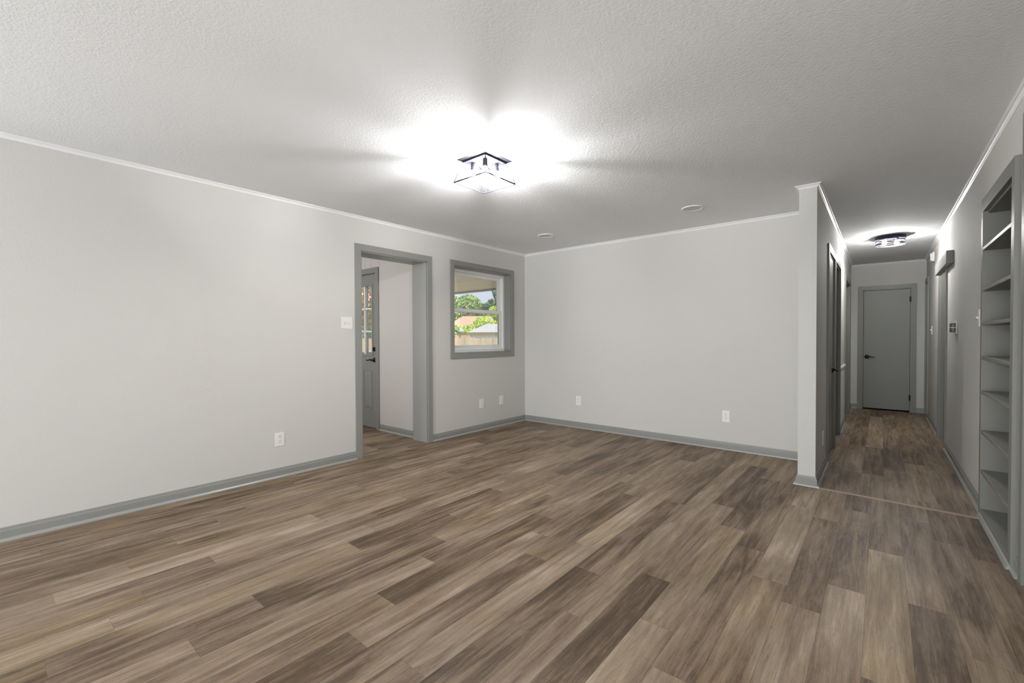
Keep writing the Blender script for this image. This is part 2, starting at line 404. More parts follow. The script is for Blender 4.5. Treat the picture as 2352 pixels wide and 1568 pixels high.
def planks(name, x_start, k0, k1, yrange, phases, tones, rng):
    bm = B(); uvl = bm.loops.layers.uv.new('UVMap'); col = bm.loops.layers.float_color.new('plank')
    for k in range(k0, k1+1):
        xa = x_start + W*k
        ph = phases.get(k, rng.uniform(0, LEN))
        j = -4
        while True:
            ya = ph + LEN*j; yb = ya+LEN; j += 1
            if ya > 11: break
            tone = rng.gauss(0.52, 0.07); seed = rng.random(); warm = rng.random()
            for tx, ty, s_ in tones:
                if xa <= tx < xa+W and ya <= ty < yb: tone = 0.52 + 0.13*s_ + rng.uniform(-.03, .03)
            x0, x1 = xa, xa+W
            x0, x1, lo, hi0, hi1 = yrange(x0, x1)
            if x1-x0 < 1e-4: continue
            y0 = max(ya, lo)
            if y0 >= min(hi0, hi1) or yb <= lo: continue
            ta, tb = min(yb, hi0), min(yb, hi1)
            pts = [(x0, y0), (x1, y0), (x1, tb), (x0, ta)]
            f = bm.faces.new([bm.verts.new((q[0], q[1], 0)) for q in pts])
            for lp, q in zip(f.loops, pts):
                lp[uvl].uv = (q[0]-xa, q[1]-ya); lp[col] = (tone, seed, warm, 1)
    return struct(name, bm, M_floor)
rng = random.Random(11)
def thr(x): return 4.292 - 0.064*(x+0.375)
def yr_main(x0, x1):
    if x0 < -0.50: return x0, x1, YR-0.1, 5.25, 5.25
    return x0, min(x1, 3.0), YR-0.1, thr(x0), thr(x1)
planks('floor', 0.101, -45, 19, yr_main, PHASE, TONES, rng)
HP = {0: 5.40, -1: 5.14, -2: 5.0, -3: 4.83, 1: 5.51}
HP = {-1: 0.05, 0: 5.008 % LEN, 1: 5.287 % LEN, 2: 0.70, 3: 5.515 % LEN, -2: 4.828 % LEN}
def yr_hall(x0, x1):
    if x1 < -0.46: return x0, x1, 5.25, 10.6, 10.6
    return max(x0, -0.46), min(x1, 3.0), max(thr(x0), thr(x1))-0.006, 10.6, 10.6
planks('floor_hall', -0.124, -27, 21, yr_hall, HP, [(-0.07, 5.41, -1), (-0.2, 5.2, 1), (0.2, 4.9, 1)], rng)
bm = B(); box(bm, (-6.72, YR-0.15, -0.30), (3.12, 10.62, -0.004)); struct('floor_slab', bm, M_concrete)
# reducer strip between the two floors
bm = B()
a, c = (-0.372, thr(-0.372)), (0.515, thr(0.515))
vs_ = []
for (x, y) in (a, c):
    vs_.append([bm.verts.new((x, y-0.016, 0.0)), bm.verts.new((x, y-0.013, 0.004)), bm.verts.new((x, y+0.010, 0.005)), bm.verts.new((x, y+0.013, 0.0))])
for i in range(4):
    bm.faces.new([vs_[0][i], vs_[0][(i+1) % 4], vs_[1][(i+1) % 4], vs_[1][i]])
bm.faces.new(vs_[0]); bm.faces.new(list(reversed(vs_[1])))
struct('trim_1', bm, paint('threshold_strip', (0.33, 0.25, 0.18, 1), 0.45))

# ------------------------------------------------------------------ crown moulding
hc = H-0.028
crown = [(0, hc), (0.003, hc), (0.006, hc+0.004), (0.009, hc+0.011), (0.016, hc+0.018), (0.023, hc+0.020), (0.025, hc+0.0235), (0.029, H-0.003), (0.029, H), (0, H)]
CP = [(XR, YR), (XR, YF), (PX2, YF), (PX2, YP), (PX1, YP), (PX1, YB), (XL, YB), (XL, YR)]
for i in range(len(CP)):
    bm = B(); sweep(bm, crown, [CP[i], CP[(i+1) % len(CP)]], CP[i-1], CP[(i+2) % len(CP)])
    struct('trim_%d' % (i+2), bm, M_white)

# ------------------------------------------------------------------ baseboards with shoe
base = [(0, 0.0), (0, 0.080), (0.0045, 0.0795), (0.0060, 0.074), (0.0065, 0.066), (0.0085, 0.0615), (0.0122, 0.0585), (0.0125, 0.056), (0.0125, 0.0)]
shoe = [(0.0125, 0.0), (0.0125, 0.017), (0.018, 0.0165), (0.024, 0.013), (0.028, 0.007), (S, 0.0)]
def baseboard(name, pts, prev=None, nxt=None, with_shoe=True):
    bm = B(); sweep(bm, base, pts, prev, nxt); o = struct(name, bm, M_trim)
    if with_shoe:
        bm = B(); sweep(bm, shoe, pts, prev, nxt); obj('shoe_moulding', bm, M_shoe, o)
    return o
CW, CT = 0.064, 0.017     # casing width, thickness
baseboard('baseboard_left', [(XL, OP[0]-CW), (XL, YR)], None, (XR, YR))
baseboard('baseboard_left_far', [(XL, YB), (XL, OP[1]+CW)], (PX1, YB), None)
baseboard('baseboard_back', [(PX1, YB), (XL, YB)], (PX1, YP), (XL, YR))
baseboard('baseboard_partition', [(PX1, YP), (PX1, YB)], (PX2, YP), (XL, YB))
baseboard('baseboard_partition_end', [(PX2, YP), (PX1, YP)], (PX2, YF), (PX1, YB))
baseboard('baseboard_hall_left', [(PX2, CD[0]-CW), (PX2, YP)], None, (PX1, YP))
baseboard('baseboard_hall_left_middle', [(PX2, O3[0]-CW), (PX2, O2[1]+CW)])
baseboard('baseboard_hall_left_far', [(PX2, YF), (PX2, O3[1]+CW)], (XR, YF), None)
baseboard('baseboard_hall_end_left', [(FD[0]-CW, YF), (PX2, YF)], None, (PX2, YP))
baseboard('baseboard_hall_end_right', [(XR, YF), (FD[1]+CW, YF)], (XR, YR), None, False)
baseboard('baseboard_hall_right', [(XR, NI[1]+0.052), (XR, OB[0]-CW)])
baseboard('baseboard_hall_right_far', [(XR, OB[1]+CW), (XR, OA[0]-CW)])
baseboard('baseboard_right', [(XR, ED[1]+CW), (XR, NI[0]-0.066)])

baseboard('baseboard_right_near', [(XR, YR), (XR, ED[0]-CW)], (XL, YR), None)
baseboard('baseboard_laundry', [(-4.295, LY1), (LD[1]+0.085, LY1)])

# ------------------------------------------------------------------ casings
def casing_frame(bm, wall, side, s0, s1, z1, cw=CW, ct=CT, z0=0.0, four=False):
    """mitred flat casing. wall=('x',value) or ('y',value); side=+1/-1 room side of plane"""
    ax, val = wall
    def P(s, z, d):
        return (val+side*d, s, z) if ax == 'x' else (s, val+side*d, z)
    def prism(quad):
        lo = [bm.verts.new(P(s, z, 0)) for s, z in quad]; hi = [bm.verts.new(P(s, z, ct)) for s, z in quad]
        bm.faces.new(lo); bm.faces.new(list(reversed(hi)))
        m = len(quad)
        for i in range(m): bm.faces.new([lo[i], lo[(i+1) % m], hi[(i+1) % m], hi[i]])
    zb = z0-cw if four else z0
    zi = z0
    prism([(s0-cw, zb), (s0, zi), (s0, z1), (s0-cw, z1+cw)])
    prism([(s1+cw, zb), (s1+cw, z1+cw), (s1, z1), (s1, zi)])
    prism([(s0-cw, z1+cw), (s0, z1), (s1, z1), (s1+cw, z1+cw)])
    if four: prism([(s0-cw, zb), (s1+cw, zb), (s1, zi), (s0, zi)])
def lining(bm, wall, d0, d1, s0, s1, z1, t=0.012, z0=None):
    ax, val = wall
    def bx(sa, sb, za, zb):
        if ax == 'x': box(bm, (val+d0, sa, za), (val+d1, sb, zb))
        else: box(bm, (sa, val+d0, za), (sb, val+d1, zb))
    zb = 0.0 if z0 is None else z0
    bx(s0-0.001, s0+t, zb, z1); bx(s1-t, s1+0.001, zb, z1); bx(s0, s1, z1-t, z1+0.001)
    if z0 is not None: bx(s0, s1, z0-0.001, z0+t)

# cased opening in left wall
bm = B(); casing_frame(bm, ('x', XL), 1, OP[0], OP[1], OP[2], 0.066, CT)
casing_frame(bm, ('x', -4.295), -1, OP[0], OP[1]-0.004, OP[2], 0.06, 0.015)
o = struct('door_1', bm, M_trim)
bm = B(); lining(bm, ('x', XL), -0.249, 0.003, OP[0], OP[1], OP[2]); obj('jamb', bm, M_trim, o)

def lever(parent, pos, out, along, mat=M_black, L=0.115, name='door_handle'):
    """round rose, neck and wave lever; out = away from door, along = lever direction"""
    pos = Vector(pos); out = Vector(out); along = Vector(along); z = Vector((0, 0, 1))
    bm = B(); cyl(bm, pos, pos+out*0.010, 0.033, 0.031, 28); cyl(bm, pos+out*0.010, pos+out*0.016, 0.026, 0.018, 28)
    cyl(bm, pos+out*0.010, pos+out*0.052, 0.011, 0.010, 16)
    q = pos+out*0.055
    pts = [q-along*0.012, q+along*0.012+z*0.003, q+along*0.035+z*0.006, q+along*0.060-z*0.001, q+along*0.085-z*0.007, q+along*L-z*0.003-out*0.004]
    tube(bm, pts, [0.012, 0.0125, 0.010, 0.009, 0.008, 0.005], 10)
    return obj(name, bm, mat, parent, True)
def hinge(parent, x, y, z, dx, dy):
    bm = B(); cyl(bm, (x+dx*0.006, y+dy*0.006, z-0.045), (x+dx*0.006, y+dy*0.006, z+0.045), 0.0075, None, 10)
    box(bm, (x-0.014*abs(dy)-0.001*abs(dx), y-0.014*abs(dx)-0.001*abs(dy), z-0.042), (x+0.014*abs(dy)+0.003*abs(dx)*dx, y+0.014*abs(dx)+0.003*abs(dy)*dy, z+0.042))
    return obj('hinge', bm, M_black, parent)

# ---- window in left wall
bm = B(); casing_frame(bm, ('x', XL), 1, WN[0], WN[1], WN[3], 0.060, CT, WN[2], True)
win = struct('window_1', bm, M_trim)
bm = B(); lining(bm, ('x', XL), -0.112, 0.002, WN[0], WN[1], WN[3], 0.010, WN[2]); obj('window_jamb', bm, M_trim, win)
wy0, wy1, wz0, wz1 = WN[0]+0.009, WN[1]-0.009, WN[2]+0.009, WN[3]-0.009
def rect_ring(bm, x0, x1, y0, y1, z0, z1, wl_, wr_, wb_, wt_):
    box(bm, (x0, y0, z0), (x1, y0+wl_, z1), 0.002); box(bm, (x0, y1-wr_, z0), (x1, y1, z1), 0.002)
    box(bm, (x0, y0+wl_, z0), (x1, y1-wr_, z0+wb_), 0.002); box(bm, (x0, y0+wl_, z1-wt_), (x1, y1-wr_, z1), 0.002)
bm = B(); rect_ring(bm, -4.245, -4.158, wy0, wy1, wz0, wz1, 0.030, 0.030, 0.035, 0.035)
rect_ring(bm, -4.175, -4.155, wy0+0.026, wy1-0.026, wz0+0.030, wz1-0.030, 0.010, 0.010, 0.010, 0.010)
obj('window_frame', bm, M_vinyl, win)
ym0, ym1 = wy0+0.040, wy1-0.040
bm = B(); rect_ring(bm, -4.232, -4.206, ym0, ym1, 1.552, wz1-0.040, 0.050, 0.050, 0.034, 0.036); up_s = obj('upper_sash', bm, M_vinyl, win)
bm = B(); box(bm, (-4.221, ym0+0.050, 1.586), (-4.217, ym1-0.050, wz1-0.076)); obj('glass_pane', bm, M_glass, up_s)
bm = B(); rect_ring(bm, -4.200, -4.172, ym0, ym1, wz0+0.032, 1.597, 0.040, 0.040, 0.060, 0.044); lo_s = obj('lower_sash', bm, M_vinyl, win)
bm = B(); box(bm, (-4.188, ym0+0.040, wz0+0.092), (-4.184, ym1-0.040, 1.553)); obj('glass_pane', bm, M_glass, lo_s)
for yy in (ym0+0.17, ym1-0.17):
    bm = B(); box(bm, (-4.172, yy-0.06, wz0+0.072), (-4.160, yy+0.06, wz0+0.082), 0.002); obj('sash_lift', bm, M_vinyl, lo_s)
    bm = B(); box(bm, (-4.190, yy-0.03, 1.597), (-4.168, yy+0.03, 1.609), 0.003); obj('sash_lock', bm, M_vinyl, lo_s)

# ---- exterior nine-light door of the laundry room
bm = B()
dx0, dx1, dzt = LD[0]+0.012, LD[1]-0.012, LD[2]-0.012
LX = (-5.79, -5.27); LZ = (1.0, 1.922)
dy0, dy1 = LY1+0.004, LY1+0.048
box(bm, (dx0, dy0, 0.014), (dx1, dy1, LZ[0])); box(bm, (dx0, dy0, LZ[1]), (dx1, dy1, dzt))
box(bm, (dx0, dy0, LZ[0]), (LX[0], dy1, LZ[1])); box(bm, (LX[1], dy0, LZ[0]), (dx1, dy1, LZ[1]))
d2 = struct('door_2', bm, M_trim)
bm = B(); casing_frame(bm, ('y', LY1), -1, LD[0], LD[1], LD[2], 0.070, CT); obj('casing', bm, M_trim, d2)
bm = B()
g = 0.024
for x0, x1, z0, z1 in ((LX[0]-g, LX[1]+g, LZ[0]-g, LZ[0]), (LX[0]-g, LX[1]+g, LZ[1], LZ[1]+g), (LX[0]-g, LX[0], LZ[0], LZ[1]), (LX[1], LX[1]+g, LZ[0], LZ[1])):
    box(bm, (x0, dy0-0.010, z0), (x1, dy0+0.001, z1), 0.003)
obj('light_frame', bm, M_trim, d2)
bm = B()
for xm in (LX[0]+(LX[1]-LX[0])/3, LX[0]+2*(LX[1]-LX[0])/3): box(bm, (xm-0.010, dy0-0.004, LZ[0]), (xm+0.010, dy1+0.004, LZ[1]), 0.002)
for zm in (LZ[0]+(LZ[1]-LZ[0])/3, LZ[0]+2*(LZ[1]-LZ[0])/3): box(bm, (LX[0], dy0-0.004, zm-0.010), (LX[1], dy1+0.004, zm+0.010), 0.002)
obj('muntins', bm, M_vinyl, d2)
bm = B(); box(bm, (LX[0], dy0+0.020, LZ[0]), (LX[1], dy0+0.026, LZ[1])); obj('glass_pane', bm, M_glass, d2)
for px0, px1 in ((-5.485, -5.272), (-5.795, -5.582)):
    bm = B()
    for q in (0.0, 0.018):
        w_ = 0.007
        x0, x1, z0, z1 = px0+q, px1-q, 0.235+q, 0.785-q
        dd = 0.005 if q == 0 else 0.003
        box(bm, (x0, dy0-dd, z0), (x1, dy0+0.001, z0+w_), 0.002); box(bm, (x0, dy0-dd, z1-w_), (x1, dy0+0.001, z1), 0.002)
        box(bm, (x0, dy0-dd, z0), (x0+w_, dy0+0.001, z1), 0.002); box(bm, (x1-w_, dy0-dd, z0), (x1, dy0+0.001, z1), 0.002)
    # raised field with sloped edge
    a_, b_ = [(px0+0.030, dy0, 0.265), (px1-0.030, dy0, 0.265), (px1-0.030, dy0, 0.755), (px0+0.030, dy0, 0.755)], [(px0+0.055, dy0-0.008, 0.300), (px1-0.055, dy0-0.008, 0.300), (px1-0.055, dy0-0.008, 0.720), (px0+0.055, dy0-0.008, 0.720)]
    va = [bm.verts.new(v) for v in a_]; vb = [bm.verts.new(v) for v in b_]
    bm.faces.new(vb)
    for i in range(4): bm.faces.new([va[i], va[(i+1) % 4], vb[(i+1) % 4], vb[i]])
    obj('door_panel', bm, M_trim, d2)
lever(d2, (-5.215, dy0, 0.925), (0, -1, 0), (-1, 0, 0), L=0.13)
bm = B(); cyl(bm, (-5.215, dy0, 1.068), (-5.215, dy0-0.012, 1.068), 0.031, 0.029, 28); box(bm, (-5.221, dy0-0.030, 1.050), (-5.209, dy0-0.010, 1.086), 0.003)
obj('deadbolt', bm, M_black, d2, False)
bm = B(); box(bm, (LD[0], LY1-0.01, 0.0), (LD[1], LY1+0.15, 0.013)); obj('threshold', bm, M_gutter, d2)
bm = B(); lining(bm, ('y', LY1), 0.052, 0.149, LD[0], LD[1], LD[2], 0.012); obj('jamb', bm, M_trim, d2)
# thin dark strips painting the shade lines of V-groove panelling over the door
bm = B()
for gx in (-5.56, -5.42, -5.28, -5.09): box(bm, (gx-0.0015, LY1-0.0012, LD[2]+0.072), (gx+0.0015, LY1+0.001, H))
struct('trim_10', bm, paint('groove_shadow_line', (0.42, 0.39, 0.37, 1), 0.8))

# ---- hall doors
def casing_thing(name, x, side, s0, s1, z1, leaf=None):
    bm = B(); casing_frame(bm, ('x', x), side, s0, s1, z1, CW, CT)
    o = struct(name, bm, M_door)
    return o
d3 = casing_thing('door_3', PX2, 1, CD[0], CD[1], CD[2])
bm = B(); lining(bm, ('x', PX2), -0.121, 0.001, CD[0], CD[1], CD[2]); obj('jamb', bm, M_door, d3)
bm = B(); box(bm, (PX2-0.040, CD[0]+0.015, 0.018), (PX2-0.003, CD[1]-0.015, CD[2]-0.015), 0.0015); lf = obj('door_leaf', bm, M_door, d3)
lever(lf, (PX2-0.003, CD[1]-0.075, 0.86), (1, 0, 0), (0, -1, 0))
for z in (1.80, 0.24): hinge(lf, PX2-0.001, CD[0]+0.014, z, 1, 0)
d4 = casing_thing('door_4', PX2, 1, O2[0], O2[1], O2[2])
bm = B(); lining(bm, ('x', PX2), -0.121, 0.002, O2[0], O2[1], O2[2]); box(bm, (PX2-0.075, O2[1]-0.024, 0), (PX2-0.045, O2[1]-0.012, O2[2]-0.012)); obj('jamb', bm, M_door, d4)
d5 = casing_thing('door_5', PX2, 1, O3[0], O3[1], O3[2])
bm = B(); lining(bm, ('x', PX2), -0.121, 0.002, O3[0], O3[1], O3[2]); obj('jamb', bm, M_door, d5)
bm = B(); box(bm, (PX2-0.118, O3[0]+0.014, 0.015), (PX2-0.080, O3[1]-0.014, O3[2]-0.014)); obj('door_leaf', bm, M_door, d5)
# far door
bm = B(); casing_frame(bm, ('y', YF), -1, FD[0], FD[1], FD[2], CW, CT)
d6 = struct('door_6', bm, M_door)
bm = B(); lining(bm, ('y', YF), -0.001, 0.119, FD[0], FD[1], FD[2]); obj('jamb', bm, M_door, d6)
bm = B(); box(bm, (FD[0]+0.016, YF+0.006, 0.024), (FD[1]-0.015, YF+0.042, FD[2]-0.016), 0.0015); lf6 = obj('door_leaf', bm, M_door, d6)
lever(lf6, (-0.185, YF+0.006, 0.885), (0, -1, 0), (1, 0, 0), L=0.11)
bm = B(); box(bm, (FD[0]+0.008, YF-0.003, 0.86), (FD[0]+0.019, YF+0.010, 0.91)); obj('latch_plate', bm, M_black, lf6)
for z in (1.82, 0.235): hinge(lf6, FD[1]-0.013, YF-0.001, z, 0, -1)
# opening with the boxed header, right
d7 = casing_thing('door_7', XR, -1, OB[0], OB[1], OB[2])
bm = B(); lining(bm, ('x', XR), -0.002, 0.131, OB[0], OB[1], OB[2]); obj('jamb', bm, M_door, d7)
bm = B(); box(bm, (XR-0.054, 6.155, 1.940), (XR-0.0005, 7.33, 2.068), 0.003); 
hd = obj('header_box', bm, M_door, d7)
# last opening, right
d8 = casing_thing('door_8', XR, -1, OA[0], OA[1], OA[2])
bm = B(); lining(bm, ('x', XR), -0.002, 0.131, OA[0], OA[1], OA[2]); obj('jamb', bm, M_door, d8)
bm = B(); box(bm, (XR+0.085, OA[0]+0.013, 0.012), (XR+0.120, OA[1]-0.013, OA[2]-0.013)); obj('door_leaf', bm, M_door, d8)
# tall entry door next to the camera
d9 = casing_thing('door_9', XR, -1, ED[0], ED[1], ED[2])
bm = B(); lining(bm, ('x', XR), -0.002, 0.131, ED[0], ED[1], ED[2]); obj('jamb', bm, M_door, d9)
bm = B(); box(bm, (XR+0.03, ED[0]+0.013, 0.012), (XR+0.07, ED[1]-0.013, ED[2]-0.013)); obj('door_leaf', bm, M_door, d9)

# white wainscot strip on the piece of hall wall between two doorways
bm = B(); box(bm, (PX2, O2[1]+CW, 0.08), (PX2+0.005, O3[0]-CW, 0.805)); box(bm, (PX2, O2[1]+CW, 0.805), (PX2+0.020, O3[0]-CW, 0.835), 0.004)
struct('trim_11', bm, M_white)

# made-up rear and side windows out of view, added for the fill lights
for i, x0 in enumerate((-3.8, -1.5)):
    bm = B(); casing_frame(bm, ('y', YR), 1, x0, x0+1.7, 2.1, CW, CT, 0.05, False)
    o = struct('window_%d' % (i+2), bm, M_trim)
bm = B(); casing_frame(bm, ('x', XL), 1, -2.4, -0.6, 2.1, CW, CT, 0.6, True); struct('window_4', bm, M_trim)
bm = B(); casing_frame(bm, ('x', XR), -1, -2.6, -0.6, 2.1, CW, CT, 0.6, True); struct('window_5', bm, M_trim)

# ------------------------------------------------------------------ bookshelf built into right wall
XFR = 0.519
sh = thing('bookshelf', 'tall grey painted built-in bookshelf with empty shelves, recessed in the right wall', 'bookshelf', (XR+0.1, 3.9, 0))
bm = B()
def fr(y0, y1, z0, z1): box(bm, (XFR, y0, z0), (XR+0.0004, y1, z1))
fr(3.394, 3.460, 0.0, 2.132); fr(4.318, 4.368, 0.0, 2.132); fr(3.460, 4.318, 2.047, 2.132)
fr(3.460, 4.318, 0.0, 0.026)
obj('face_frame', bm, M_shelf, sh)
bm = B(); sweep(bm, [(0, 0.0), (0, 0.024), (0.006, 0.023), (0.012, 0.017), (0.016, 0.0)], [(XFR, 3.394), (XFR, 4.305)]); obj('shoe_moulding', bm, M_shoe, sh)
bm = B()
XBK = XR+0.27
t_ = 0.012
box(bm, (XR+0.0005, NI[0]-t_, 0.03), (XBK, NI[0], 2.044)); box(bm, (XR+0.0005, NI[1], 0.03), (XBK, NI[1]+t_, 2.044))
box(bm, (XBK-t_, NI[0], 0.03), (XBK, NI[1], 2.044)); box(bm, (XR+0.0005, NI[0], 2.032), (XBK-t_, NI[1], 2.0445))
obj('carcass', bm, M_shelf, sh)
for zt in (1.806, 1.534, 1.305, 1.076, 0.845, 0.579, 0.312, 0.046):
    bm = B(); box(bm, (XFR+0.001, NI[0]+0.0002, zt-0.021), (XBK-t_-0.0005, NI[1]-0.0002, zt), 0.0012); obj('shelf', bm, M_shelf, sh)
# small wooden filler between casing and bookshelf end
# ------------------------------------------------------------------ electrical plates
def plate(name, label, cat, wall, s, z, w, h, kind, group=None, out=1):
    """cover plate on a wall. wall=('x',val) / ('y',val); out = room side"""
    ax, val = wall
    loc = (val, s, z) if ax == 'x' else (s, val, z)
    t = thing(name, label, cat, loc, group)
    def P(u, v, d): return (val+out*d, s+u, z+v) if ax == 'x' else (s+u, val+out*d, z+v)
    def pb(bm, u0, u1, v0, v1, d0, d1, bev=0): box(bm, P(u0, v0, d0), P(u1, v1, d1), bev)
    bm = B(); pb(bm, -w/2, w/2, -h/2, h/2, 0.0, 0.0062, 0.002); obj('cover_plate', bm, M_plastic, t)
    axn = 'X' if ax == 'x' else 'Y'
    if kind == 'outlet':
        for dz in (0.0205, -0.0205):
            bm = B(); lathe(bm, P(0, dz, 0), [(0.0165, 0.004*out), (0.0165, 0.0074*out), (0.0155, 0.0082*out), (0.0, 0.0082*out)] , 24, axn); r_ = obj('receptacle', bm, M_plastic, t)
            bm = B()
            for u in (-0.0065, 0.0065): pb(bm, u-0.0014, u+0.0014, dz+0.001, dz+0.0095, 0.0080, 0.0087)
            lathe(bm, P(0, dz-0.0085, 0), [(0.0028, 0.0080*out), (0.0028, 0.0087*out), (0.0, 0.0087*out)], 10, axn)
            obj('slots', bm, M_slot, r_)
    elif kind == 'switch':
        n_ = 2 if w > 0.1 else 1
        for i in range(n_):
            u = (i-(n_-1)/2)*0.046
            bm = B(); pb(bm, u-0.005, u+0.005, -0.0115, 0.0115, 0.0045, 0.0072)
            a_ = [P(u-0.004, -0.008, 0.006), P(u+0.004, -0.008, 0.006), P(u+0.004, 0.007, 0.006), P(u-0.004, 0.007, 0.006)]
            b_ = [P(u-0.0035, 0.006, 0.019), P(u+0.0035, 0.006, 0.019), P(u+0.0035, 0.012, 0.017), P(u-0.0035, 0.012, 0.017)]
            va = [bm.verts.new(v) for v in a_]; vb = [bm.verts.new(v) for v in b_]; bm.faces.new(vb)
            for k in range(4): bm.faces.new([va[k], va[(k+1) % 4], vb[(k+1) % 4], vb[k]])
            obj('toggle', bm, M_plastic, t)
            bm = B()
            pb(bm, u-0.0062, u+0.0062, -0.0135, -0.0115, 0.0055, 0.0065); obj('toggle_slot', bm, M_slot, t)
        bm = B()
        for i in range(n_):
            u = (i-(n_-1)/2)*0.046
            for v in (0.030, -0.030): lathe(bm, P(u, v, 0), [(0.0028, 0.0055*out), (0.0028, 0.0068*out), (0.0, 0.0068*out)], 10, axn)
        pass
    elif kind == 'blank':
        bm = B()
        for v in (0.042, -0.042): lathe(bm, P(0, v, 0), [(0.003, 0.0055*out), (0.003, 0.0068*out), (0.0, 0.0068*out)], 10, axn)
        pass
    return t
plate('light_switch', 'white two-gang toggle light switch on the left wall beside the cased opening', 'light switch', ('x', XL), 2.314, 1.365, 0.118, 0.116, 'switch')
plate('power_outlet', 'white duplex outlet low on the left wall, nearest the camera, before the cased opening', 'outlet', ('x', XL), 1.671, 0.331, 0.078, 0.120, 'outlet', 'duplex outlets low on the living room walls')
plate('power_outlet', 'white duplex outlet low on the wall below the window', 'outlet', ('x', XL), 4.225, 0.350, 0.078, 0.124, 'outlet', 'duplex outlets low on the living room walls')
plate('blank_wall_plate', 'plain white blank cover plate low on the wall between window outlet and corner', 'wall plate', ('x', XL), 4.624, 0.354, 0.078, 0.124, 'blank')
plate('power_outlet', 'white duplex outlet low on the back wall, near the left corner', 'outlet', ('y', YB), -3.128, 0.368, 0.078, 0.124, 'outlet', 'duplex outlets low on the living room walls', -1)
plate('power_outlet', 'white duplex outlet low on the back wall, towards the hallway partition', 'outlet', ('y', YB), -1.283, 0.359, 0.078, 0.124, 'outlet', 'duplex outlets low on the living room walls', -1)
plate('power_outlet', 'white outlet low on the shaded hallway side of the partition wall', 'outlet', ('x', PX2), 4.86, 0.30, 0.078, 0.124, 'outlet')
plate('light_switch', 'white single toggle switch on the right wall beside the bookshelf', 'light switch', ('x', XR), 4.62, 1.343, 0.078, 0.124, 'switch', None, -1)
plate('light_switch', 'white single toggle switch far down the hallway on the right wall', 'light switch', ('x', XR), 8.50, 1.305, 0.078, 0.124, 'switch', None, -1)

# thermostat
t = thing('thermostat', 'small grey and white thermostat on the right hallway wall past the bookshelf', 'thermostat', (XR, 5.93, 1.30))
bm = B(); box(bm, (XR-0.006, 5.86, 1.235), (XR, 6.00, 1.365), 0.002); obj('back_plate', bm, M_plastic, t)
bm = B(); box(bm, (XR-0.040, 5.885, 1.252), (XR-0.006, 5.985, 1.340), 0.008); bd = obj('body', bm, M_chrome, t)
bm = B(); box(bm, (XR-0.041, 5.883, 1.294), (XR-0.006, 5.987, 1.300)); obj('seam_band', bm, M_plastic, bd)
bm = B(); box(bm, (XR-0.036, 5.89, 1.340), (XR-0.006, 5.98, 1.346), 0.002); obj('top_cap', bm, M_plastic, bd)
# chime / sensor box high on the wall
t = thing('smoke_alarm', 'white box-shaped alarm with dark slot, high on the right hallway wall', 'alarm', (XR, 8.26, 2.29))
bm = B(); box(bm, (XR-0.028, 8.19, 2.225), (XR, 8.33, 2.350), 0.006); obj('housing', bm, M_plastic, t)
bm = B(); box(bm, (XR-0.044, 8.20, 2.238), (XR-0.028, 8.32, 2.336), 0.003); fc = obj('front_cover', bm, M_plastic, t)
bm = B(); box(bm, (XR-0.0445, 8.235, 2.270), (XR-0.0435, 8.275, 2.315)); obj('slot', bm, M_slot, fc)

# ------------------------------------------------------------------ recessed lights (off)
def recessed(x, y, label):
    t = thing('recessed_light', label, 'recessed light', (x, y, H), 'unlit recessed ceiling lights')
    bm = B(); lathe(bm, (x, y, H), [(0.101, 0.0), (0.101, -0.004), (0.094, -0.008), (0.078, -0.006), (0.074, 0.0)], 48); obj('trim_ring', bm, M_plastic, t, True)
    bm = B(); lathe(bm, (x, y, H), [(0.074, 0.0), (0.074, -0.003), (0.0, -0.0035)], 48); obj('lens', bm, paint('frosted_lens', (0.66, 0.66, 0.66, 1), 0.5), t)
recessed(-3.102, 4.366, 'round unlit recessed ceiling light, farther left, near the corner of the two walls')
recessed(-1.386, 4.356, 'round unlit recessed ceiling light, nearer the hallway partition')

# ------------------------------------------------------------------ square fixture with flared glass shade
FX, FY = -2.122, 2.258
t = thing('ceiling_light', 'square flush ceiling light with dark flared pan and tapered clear glass shade, four lit bulbs', 'ceiling light', (FX, FY, H))
bm = B()
rings = []
for s_, z in ((0.137, 0.0), (0.137, -0.002), (0.124, -0.004), (0.114, -0.008), (0.108, -0.014), (0.1075, -0.019), (0.100, -0.019)):
    rings.append([bm.verts.new((FX+a*s_, FY+b_*s_, H+z)) for a, b_ in ((-1,-1),(1,-1),(1,1),(-1,1))])
for r0, r1 in zip(rings[:-1], rings[1:]):
    for i in range(4): bm.faces.new([r0[i], r0[(i+1) % 4], r1[(i+1) % 4], r1[i]])
bm.faces.new(rings[-1]); bm.faces.new(list(reversed(rings[0])))
obj('ceiling_pan', bm, M_darkmetal, t)
zt, zb_, st, sb = H-0.019, 2.283, 0.1075, 0.150
cor = ((-1,-1),(1,-1),(1,1),(-1,1))
top = [Vector((FX+a*st, FY+b_*st, zt)) for a, b_ in cor]; bot = [Vector((FX+a*sb, FY+b_*sb, zb_)) for a, b_ in cor]
bm = B()
for i in range(4):
    tube(bm, [top[i], bot[i]], 0.0028, 6); tube(bm, [bot[i], bot[(i+1) % 4]], 0.0042, 6); tube(bm, [top[i], top[(i+1) % 4]], 0.002, 6)
shade_f = obj('shade_frame', bm, M_darkmetal, t)
